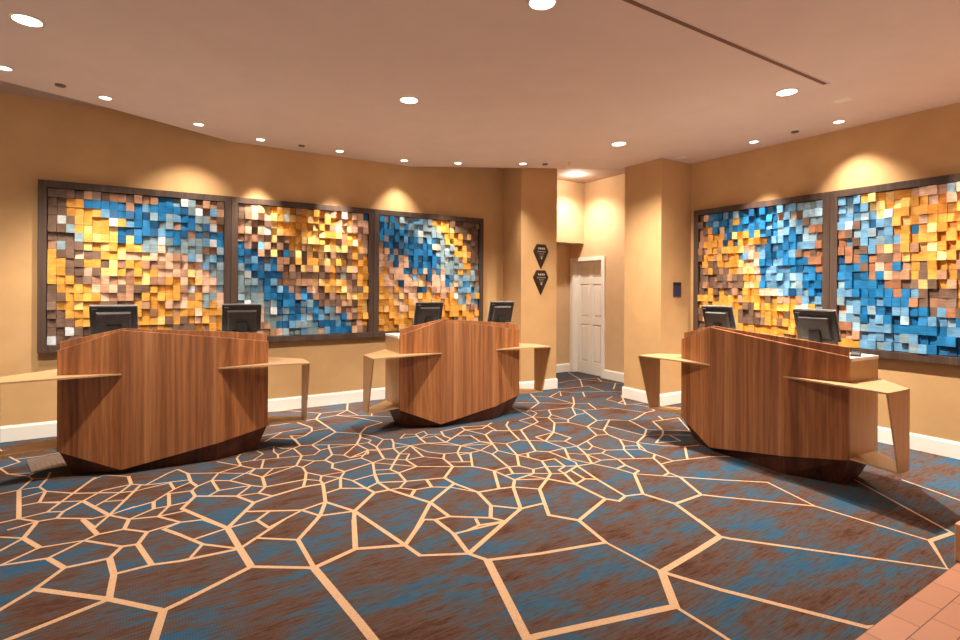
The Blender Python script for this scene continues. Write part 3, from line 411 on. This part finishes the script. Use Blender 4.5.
# ------------------------------------------------------------------ monitors
def build_monitor(label, i, x, y, yaw=0):
    t = thing('computer_monitor', label, 'monitor', on_desk(i, x, y, .9355), DESKS[i][2]+yaw, 'monitors on the reception desks')
    T = math.radians(17); W, H, Dp = .31, .245, .022
    zc, = (.212,)
    def tilt(bm):
        bmesh.ops.rotate(bm, verts=bm.verts[:], cent=(0, 0, 0), matrix=Matrix.Rotation(T, 3, 'X'))
        bmesh.ops.translate(bm, verts=bm.verts[:], vec=(0, 0, zc)); return bm
    obj('back_shell', tilt(mbox(-W/2, W/2, -Dp/2, Dp/2-.004, -H/2, H/2)), M['black'], t, bevel=.004)
    obj('front_bezel', tilt(mbox(-W/2-.003, W/2+.003, Dp/2-.004, Dp/2+.006, -H/2-.003, H/2+.004)), M['grey'], t, bevel=.002)
    obj('screen', tilt(mbox(-W/2+.014, W/2-.014, Dp/2+.0062, Dp/2+.0075, -H/2+.014, H/2-.014)), M['screen'], t)
    bm = bmesh.new(); a, b, z0, z1, y0 = .118, .106, -.105, .078, -Dp/2
    loft(bm, [(-a, y0, z0), (a, y0, z0), (a, y0, z1), (-a, y0, z1)], [(-b, y0-.022, z0+.012), (b, y0-.022, z0+.012), (b, y0-.022, z1-.012), (-b, y0-.022, z1-.012)])
    h = obj('rear_housing', tilt(bm), M['housing'], t, bevel=.002)
    bm = bmesh.new()
    for k in range(4): box(bm, -.05, .05, y0-.0235, y0-.0222, -.055+k*.012, -.051+k*.012)
    obj('vent_slots', tilt(bm), M['black'], h)
    obj('badge', tilt(mbox(-.14, -.105, y0-.0012, y0-.0002, .098, .104)), M['silver'], t)
    bm = bmesh.new(); loft(bm, [(-.045, -.015, .012), (.045, -.015, .012), (.045, .03, .012), (-.045, .03, .012)], [(-.04, -.03, .17), (.04, -.03, .17), (.04, -.005, .17), (-.04, -.005, .17)])
    obj('stand_neck', bm, M['black'], t)
    obj('stand_base', mbox(-.10, .10, -.07, .10, 0.0005, .012), M['black'], t, bevel=.004)
for a in [('black monitor standing at the left end of the left desk', 0, -.08, .275),
          ('black monitor standing at the right end of the left desk', 0, .84, .275),
          ('black monitor standing at the left end of the middle desk', 1, -.02, .275),
          ('black monitor standing at the right end of the middle desk, in front of the pilaster', 1, .885, .275),
          ('black monitor standing at the far left end of the right desk', 2, -.125, .275),
          ('black monitor standing on the right desk, nearest its white worktop end', 2, .735, .275)]:
    build_monitor(*a)
t = thing('card_terminal', 'small black and silver card terminal on the white worktop end of the right desk', 'card terminal', on_desk(2, .985, .33, .9355), DESKS[2][2]+.4)
obj('body', mprism([(-.03, -.05), (.03, -.05), (.03, .05), (-.03, .05)], 0, [.014, .014, .032, .032]), M['black'], t, bevel=.003)
obj('keypad', mbox(-.024, .024, -.04, .005, .0165, .024), M['silver'], t)

# ------------------------------------------------------------------ wall art
ART = {}
ART[0] = """NNNNTNNTTNTTTBBGWGNTTN NNYYBBBBBTBSBBBBDGWTST NNYYYYSDBDBDGBGSBBGGTN NWNYYYYWYSBBDGGTBBGDWT NNGYLYYLBDBBDSBBDTDGBBB NNNGYLYYDLBGGWGBGGGSWB TGNNLYLYYYYGGPGGGGGPTG YNNPNNYYLPPLPPPTPSWGSS YYNNYYNLTYYTTTPTPTPSGG YYNNPNLLYTYLYPPPTLPPGG YYYNNTPTPTYLTTYYPYLPPG NYYYYPTPNTNNYYYYTWTPPG NNYYYYPTTTNYYYYYPTYGGP NYYLYYNNNNYTYYPTPYYGYP NNYYYYYYYYYYTYYTYYPYYY NNNYYYYYYYYYYLNYNYPYTY NNWNNPYYYYYYTYLNNNYTYY WNNNNNNNYYYLTLNNNLTYTY"""
ART[1] = """NTPLLYYLYTYLYYTTYPPPPB NTPTPLYWLYYLYNYYTPYPPP PNTNNLYYYYYYLYTTPLPPPP TPNPWLLYYYLYLLYYLTYYPP TPTPNLNTYYLLLYYYTTYPYP BPNSPNTNYYTLYLLLLLPYYP BDDPNLNBNLNLNLNTTNTYNY BSSDNBTTNYNYYLLLYYNYYY GBBSSBTNTNLTLNTYNNLPYY GWDBBBBTNNNNTNNYNWNPYY GGGSBSNTTTTTLLYYLYTNYY GGSGBBSBPNBPPNYLYLTNNY GGGWBBBBBNBDTNNPTLLLYY GWGGGGBBBDSGBNTNNTTNYL GGGPGWDGBDGSBSSGPNTPYL GGGPGGGSBBSWBSGGGBTNYY GGGTTGBDSGGGSDBDSBGNPY GGTPTTPGGGSGGPSBBBBPTN"""
ART[2] = """BWBWGGSSSGGYYYYNNNNNNN BBSBGBGSGGGGLYYLNNNNNN BBBDBBGSWGGGGGYYYYNLNN BWBBDSDBGDSBGGYLYYNNNN PDBDSBBDSBDPPGWGYNYNNN PPDPDSBBBDBDGGGGYYLYNN PPSDPPBBSBBBDGWGGNYNNN PPPDPPDBDBDBGGGGGGYYNG PYPPPBBPBPDPBPGGGYGYGN YPPPPPPSPPDPPWBSGGSGGN YPPPDPPPLPPPPPBGPGBSGN YYPYPPPPDDYPPPPPYSSSDG YYLPLPPPLYYPYPPYWGGYGY YYYLWYYPYYYYYYYYYGSPGS YLYYPPYYYYYYYYYYYYLPTP YYYYLYYYYYYYYYYYYYYYYY YYYYYYYYYYYYYYYYNYTYYP YYYYLYYYYYYYYYYYYYYYYY"""
ART[3] = """NPSBDSBWBDDBBSBGWGWWGW NTBSBBSYBBDBBBDTGPNWWW TNYBPBSBBBBDBSBSBWSNWW TTYYYSDLYYBYBDBGSBSWRR TYYYYDYBYYYYYBGGBBDWWN TPYYTYYYLPPGSDGBBBSGSR NYYTYTYYGGPTGBDBBSNRNR NYNNYYYYLPPPBBSSBBBBRR NTYNTNYYTLLPBSSGSBDBBR NNNTNNTNNYYPBSGGSWGBBB NTNNNNTNNLPYBSSSSWGBBB NNYNYNNTNYYYPPPWSDSGBB YYYNYYYYTYYYYNYTPYTGSG YYNYYYYYYNNYYYYYYYPPYG NYNNYYYYNNNTYYYYNYNYYN NYNYYYYYNNNNNYYTYYYYYN NNYYYYYYYYYYYYYYYYYYYY NYYYYYYYYYTYYYYYNYYYYY"""
ART[4] = """SGSYLYLYYPPPPWPPPYOOYY SGDSLLYLYYYPOPPPOYYOOY GSSWSLWYYYOOOYOOYOOPYY SWNSDSSYLYTOYOOYOOLYOY RNWSGSGYYBOLOOOYOYOOYL RSNSSGGSYYOYOYOOYLOOYY RRNNSTLTYTLLYOYYOOYNYY DRRBRNNRLYYYLYTYYNNYYO BBBNRPRBTYNYYYTYNNYYTY BBDBRBPTTYNYTYNNNYTNYY WBBBBBRRNNLNYTYNYNNTTN GGBBBBBRBGNNNNYNNTTNNY GGGBBSBBBRNTTNYNTNNRNN PWGBWBDGSBBNGRNRNNGRRN WGGBGSBDWBBGSWBGGRGSBR RRWGGGGBBBBBBGGBBGSBBG RPTGSSSGGGBBBBDBBDSGBB YYYGSGGGGGSBBDBBDBGSBB"""
NC, NR = 22, 18
ORDER = list(BC)
def one_block(bm, x0, x1, z0, z1, d, tx, tz, mi):
    """block standing out from the board by d; the cut face leans by tx, tz (front is -y)"""
    hx, hz = (x1-x0)/2, (z1-z0)/2
    f = [(x0, -d-(-tx*hx)-(-tz*hz), z0), (x1, -d-(tx*hx)-(-tz*hz), z0), (x1, -d-(tx*hx)-(tz*hz), z1), (x0, -d-(-tx*hx)-(tz*hz), z1)]
    b = [(x0, 0, z0), (x1, 0, z0), (x1, 0, z1), (x0, 0, z1)]
    F = [bm.verts.new(p) for p in f]; Bk = [bm.verts.new(p) for p in b]
    for q in ((F[0], F[1], F[2], F[3]), (F[1], F[0], Bk[0], Bk[1]), (F[2], F[1], Bk[1], Bk[2]), (F[3], F[2], Bk[2], Bk[3]), (F[0], F[3], Bk[3], Bk[0])):
        bm.faces.new(q).material_index = mi
def build_art(idx, label, loc, rot, W, z0, z1, nearside):
    t = thing('block_artwork', label, 'wall art', loc, rot, 'wooden block art panels')
    H = z1-z0; fw = .066; fd = .075; g = .0015
    bm = bmesh.new()
    box(bm, g, W-g, -fd, -.002, H-fw, H); box(bm, g, W-g, -fd, -.002, 0, fw)
    box(bm, g, fw, -fd, -.002, fw, H-fw); box(bm, W-fw, W-g, -fd, -.002, fw, H-fw)
    obj('frame', bm, M['frame'], t, bevel=.002)
    obj('backing_board', mbox(fw, W-fw, -.014, -.002, fw, H-fw), M['backing'], t)
    rows = ART[idx].split(); bw, bh = (W-2*fw-.01)/NC, (H-2*fw-.01)/NR
    rnd = random.Random(40+idx); cells = []
    for r in range(NR):
        for c in range(NC):
            s = rows[r]; k = s[c] if c < len(s) else s[-1]
            if idx > 2: k = 'Q' if k == 'W' else ('S' if k == 'G' and (r*5+c*3) % 4 else k)
            d = rnd.choice((.022, .03, .04, .05, .058, .066)) + rnd.uniform(-.004, .004)
            tx, tz = 0, 0
            q = rnd.random()
            if q < .28: tx = rnd.choice((-1, 1))*rnd.uniform(.08, .3)
            elif q < .6: tz = rnd.choice((-1, 1))*rnd.uniform(.05, .22)
            cells.append((r, c, k, d, tx, tz))
    near = sorted(cells, key=lambda e: (e[1] if nearside == 'L' else -e[1])*.6+abs(e[0]-5)*.35 + (50 if e[0] > 13 else 0) + e[0]*.0)
    if idx == 4: near = sorted([e for e in cells if 3 <= e[1] <= 14], key=lambda e: -e[1]*.6+abs(e[0]-7)*.3)
    single = set((e[0], e[1]) for e in near[:100])
    rest = bmesh.new()
    for r, c, k, d, tx, tz in cells:
        x0 = fw+.005+c*bw; zt = H-fw-.005-r*bh; e = .0009
        args = (x0+e, x0+bw-e, zt-bh+e, zt-e, d, tx, tz)
        if (r, c) in single:
            bm = bmesh.new(); one_block(bm, *args, 0)
            obj('block', bm, BK[k], t).location = (0, -.0142, 0)
        else:
            one_block(rest, *args, ORDER.index(k))
    o = obj('block', rest, [BK[k] for k in ORDER], t); o.location = (0, -.0142, 0); o['kind'] = 'stuff'
ZB, ZT = .798, 2.400
WL, WR = 1.6143, 1.545
ARTL = ['framed wooden block artwork at the far left, amber with a blue top',
        'framed wooden block artwork in the middle of three on the left wall',
        'framed wooden block artwork behind the middle desk, brown in its top right corner',
        'framed wooden block artwork on the right wall next to the corner',
        'framed wooden block artwork cut by the right edge of the photo']
for i in range(3): build_art(i, ARTL[i], (-.956+i*WL, YW, ZB), 0, WL, ZB, ZT, 'L')
for i in range(2): build_art(3+i, ARTL[3+i], (XW, 4.099-i*WR, ZB), -math.pi/2, WR, ZB, ZT, 'R')

# ------------------------------------------------------------------ wall plaques
def plaque(label, zt):
    t = thing('plaque_sign', label, 'plaque', (4.516, 5.70, zt-.34), 0, 'award plaques on the pilaster')
    pts = [(-.075, .34), (.075, .34), (.132, .245), (0, 0), (-.132, .245)]
    bm = bmesh.new()
    b = [bm.verts.new((x, 0, z)) for x, z in pts]; f = [bm.verts.new((x, -.016, z)) for x, z in pts]
    cx, cz = 0, .21; g = [bm.verts.new((cx+(x-cx)*.86, -.021, cz+(z-cz)*.86)) for x, z in pts]
    bm.faces.new(b[::-1]); bm.faces.new(g)
    for i in range(5):
        j = (i+1) % 5; bm.faces.new((b[i], b[j], f[j], f[i])); bm.faces.new((f[i], f[j], g[j], g[i]))
    obj('plate', bm, M['plaque'], t)
    bm = bmesh.new()
    for k in range(4): box(bm, -.058+k*.031, -.036+k*.031, -.0225, -.0212, .268, .294)
    for k in range(9): box(bm, -.072+k*.0165, -.062+k*.0165, -.0225, -.0212, .232, .242)
    for k in range(5): box(bm, -.04+k*.0175, -.03+k*.0175, -.0225, -.0212, .202, .210)
    box(bm, -.012, .012, -.0225, -.0212, .135, .165)
    for k in range(4): box(bm, -.03+k*.016, -.02+k*.016, -.0225, -.0212, .172, .180)
    obj('engraved_markings', bm, M['plaqueline'], t)
plaque('dark shield shaped award plaque, upper of the two on the pilaster', 2.035)
plaque('dark shield shaped award plaque, lower of the two on the pilaster', 1.674)
t = thing('sign_plate', 'small navy sign plate on the column left of the right wall art', 'sign', (5.466, 4.19, 1.325))
obj('plate', mbox(-.072, .072, -.012, -.001, 0, .182), M['navy'], t, bevel=.002)
obj('header_strip', mbox(-.066, .066, -.0135, -.0122, .142, .176), M['plaque'], t)

# ------------------------------------------------------------------ ceiling fittings and lamps
def spot(name, loc, energy, size, blend, target=None, radius=.05, col=WARM):
    l = bpy.data.lights.new(name, 'SPOT'); l.energy = energy; l.spot_size = math.radians(size); l.spot_blend = blend
    l.shadow_soft_size = radius; l.color = col
    o = bpy.data.objects.new(name, l); C.objects.link(o); o.location = loc
    d = Vector(target)-Vector(loc) if target else Vector((0, 0, -1))
    o.rotation_euler = d.to_track_quat('-Z', 'Y').to_euler()
    return o
def downlight(label, x, y, r, small, z=ZC, group=None):
    t = thing('recessed_downlight', label, 'downlight', (x, y, z), 0, group)
    bm = bmesh.new(); lathe(bm, [(r*1.0, -.0045), (r*1.02, -.006), (r*1.18, -.003), (r*1.22, -.0005), (r*.98, -.0005)]); obj('trim_ring', bm, M['trim'], t, smooth=True)
    bm = bmesh.new(); disc(bm, r, -.0035); obj('lens', bm, M['lampsmall' if small else 'lamp'], t)
    return t
BIG = [(-.68, 4.07, 'at the top left corner of the photo'),
       (1.79, 4.05, 'over the gap between the left and middle desks'),
       (1.80, 2.27, 'at the top centre edge of the photo'),
       (4.28, 2.25, 'by the end of the dark ceiling slot'),
       (4.27, 4.03, 'in front of the alcove opening')]
G1 = 'large recessed downlights'
for i, (x, y, w) in enumerate(BIG):
    downlight('large round lit downlight '+w, x, y, .07, 0, group=G1)
PB = [190, 270, 22, 400, 260]
for (x, y, w), e in zip(BIG, PB): spot('downlight_lamp', (x, y, ZC-.03), e, 138, 1.0, radius=.03)
ACC = [(-.97, 5.05, 'at the left edge of the photo'), (-.395, 5.385, 'above the left end of the first art panel'),
       (.32, 5.765, 'above the middle of the first art panel'), (.92, 6.0, 'above the divider between first and second art panels'),
       (1.78, 6.0, 'above the middle of the second art panel'), (2.59, 6.0, 'above the left end of the third art panel'),
       (3.22, 5.756, 'above the right half of the third art panel'), (3.93, 5.33, 'in front of the pilaster with the plaques'),
       (5.42, 3.19, 'above the left one of the two right wall panels'), (5.44, 2.38, 'above the right one of the two right wall panels'),
       (5.44, 1.3, 'along the right wall, first beyond the panels'), (5.44, .7, 'along the right wall, farthest from the corner')]
for i, (x, y, w) in enumerate(ACC):
    downlight('small recessed accent light '+w, x, y, .042, 1, group='small recessed accent lights')
for x, y, tx, ty, tz, e, sz, bl in ((-.97, 5.05, -1.0, 6.1, 0, 80, 84, 1), (-.395, 5.385, -.4, 6.1, .3, 190, 80, 1), (.32, 5.765, .2, 6.26, 1.4, 60, 90, 1), (.92, 6.0, .96, 6.2, 0, 200, 52, .8),
                         (1.78, 6.0, 1.75, 6.02, 0, 330, 54, 1), (2.59, 6.0, 2.62, 6.24, .9, 66, 76, 1), (3.22, 5.756, 3.3, 6.0, 0, 240, 70, 1), (3.93, 5.33, 4.2, 5.5, 0, 80, 80, 1),
                         (5.42, 3.19, 5.54, 3.3, 0, 280, 60, 1), (5.44, 2.38, 5.70, 2.15, .9, 82, 86, 1), (5.44, 1.3, 5.60, 1.35, 0, 220, 66, 1), (5.44, .7, 5.62, .7, 0, 130, 62, 1)):
    spot('accent_lamp', (x, y, ZC-.02), e, sz, bl, (tx, ty, tz), .03)
# alcove lamp
spot('alcove_lamp_beam', (5.414, 5.99, ZU-.05), 95, 120, 1, (5.95, 6.25, .6), .04)
downlight('bright bare recessed lamp in the alcove ceiling in front of the door', 5.414, 5.99, .035, 0, ZU-.001, None)
l = bpy.data.lights.new('alcove_lamp', 'POINT'); l.energy = 6; l.color = WARM; l.shadow_soft_size = .04
o = bpy.data.objects.new('alcove_lamp', l); C.objects.link(o); o.location = (5.414, 5.99, ZU-.07)
# sprinkler covers and panels
for x, y, w in ((-.673, 5.24, 'left of the art wall, above the first art panel'), (1.349, 6.0, 'above the second art panel'), (4.18, 5.195, 'beside the pilaster top'), (5.418, 2.766, 'between two accent lights along the right wall')):
    bm = bmesh.new(); lathe(bm, [(0, -.012), (.03, -.012), (.034, -.009), (.036, 0), (.0, 0)]); tag(obj('sprinkler_cover', bm, M['register'], None, (x, y, ZC), smooth=True), 'small round sprinkler cover '+w, 'sprinkler cover', 'sprinkler covers')
t = thing('pendant_sprinkler', 'small pendent fire sprinkler on the ceiling edge before the alcove', 'sprinkler', (4.40, 4.98, ZC))
bm = bmesh.new(); lathe(bm, [(0, 0), (.03, 0), (.028, -.006), (.008, -.008), (.008, -.03), (0, -.03)]); obj('escutcheon', bm, M['trim'], t, smooth=True)
bm = bmesh.new(); lathe(bm, [(0, -.032), (.016, -.032), (.016, -.036), (0, -.036)]); obj('deflector', bm, M['silver'], t)
for x, y, w, a in ((4.858, 2.095, 'near the right wall past the dark slot', 0), (5.355, 4.05, 'in front of the column', 0)):
    bm = bmesh.new(); box(bm, -.05, .05, -.06, .06, -.0025, 0)
    tag(obj('access_hatch', bm, M['white'], None, (x, y, ZC), bevel=.002), 'pale flush rectangular ceiling panel '+w, 'ceiling panel', 'flush ceiling panels')
t = thing('slot_air_vent', 'long dark linear slot diffuser in the ceiling', 'air diffuser', (3.0, 2.0, ZC))
bm = bmesh.new(); box(bm, -1.36, 1.36, -.017, .017, -.003, 0); obj('slot', bm, M['slot'], t)
bm = bmesh.new()
box(bm, -1.375, 1.375, -.024, -.017, -.005, -.0005); box(bm, -1.375, 1.375, .017, .024, -.005, -.0005)
box(bm, -1.375, -1.36, -.017, .017, -.005, -.0005); box(bm, 1.36, 1.375, -.017, .017, -.005, -.0005)
obj('flange', bm, M['ceil'], t)

# ------------------------------------------------------------------ floor register and stone block
t = thing('floor_register', 'grey metal floor register on the carpet left of the left desk', 'floor vent', (-.753, 5.346, .002), -1.34)
bm = bmesh.new(); box(bm, -.2, .2, -.115, .115, 0, .006); obj('plate', bm, M['register'], t, bevel=.002)
bm = bmesh.new()
for k in range(6): box(bm, -.02, .17, -.085+k*.032, -.073+k*.032, .0062, .0068)
obj('louvre_slats', bm, M['slot'], t)
bm = bmesh.new(); box(bm, 3.555, 3.86, .72, 1.0, .0025, .20)
o = tag(obj('stone_block', bm, M['stone'], bevel=.006), 'low tan stone block at the right edge standing on the paver border', 'stone block')

# ------------------------------------------------------------------ camera, world, view
cam = bpy.data.cameras.new('camera'); co = bpy.data.objects.new('camera', cam); C.objects.link(co)
F = 518.36; YAW = .554; ROLL = .0055
cam.sensor_width = 36; cam.lens = F*36/960; cam.shift_x = 0; cam.shift_y = (288.2-320)/960
cam.clip_start = .05
co.location = (0, 0, 1.42)
co.matrix_world = Matrix.Translation((0, 0, 1.42)) @ Matrix.Rotation(-YAW, 4, 'Z') @ Matrix.Rotation(math.pi/2, 4, 'X') @ Matrix.Rotation(ROLL, 4, 'Z')
SC.camera = co
w = bpy.data.worlds.new('lobby'); w.use_nodes = True; SC.world = w
# added fill for the unseen lobby, shaped brighter from below to lift the ceiling
nt = w.node_tree; bg = nt.nodes['Background']
tc = nt.nodes.new('ShaderNodeTexCoord'); sx = nt.nodes.new('ShaderNodeSeparateXYZ'); rp = nt.nodes.new('ShaderNodeValToRGB')
nt.links.new(tc.outputs['Generated'], sx.inputs[0])
mp = nt.nodes.new('ShaderNodeMapRange'); mp.inputs['From Min'].default_value = -.5; mp.inputs['From Max'].default_value = .5
nt.links.new(sx.outputs['Z'], mp.inputs['Value']); nt.links.new(mp.outputs[0], rp.inputs[0])
e = rp.color_ramp.elements
e[0].position = .35; e[0].color = (1.0, .81, .70, 1); e[1].position = .65; e[1].color = (.16, .12, .09, 1)
nt.links.new(rp.outputs[0], bg.inputs[0]); bg.inputs[1].default_value = .65
SC.view_settings.view_transform = 'Standard'; SC.view_settings.look = 'None'
SC.view_settings.gamma = 1; SC.view_settings.use_curve_mapping = False
SC.view_settings.exposure = .82
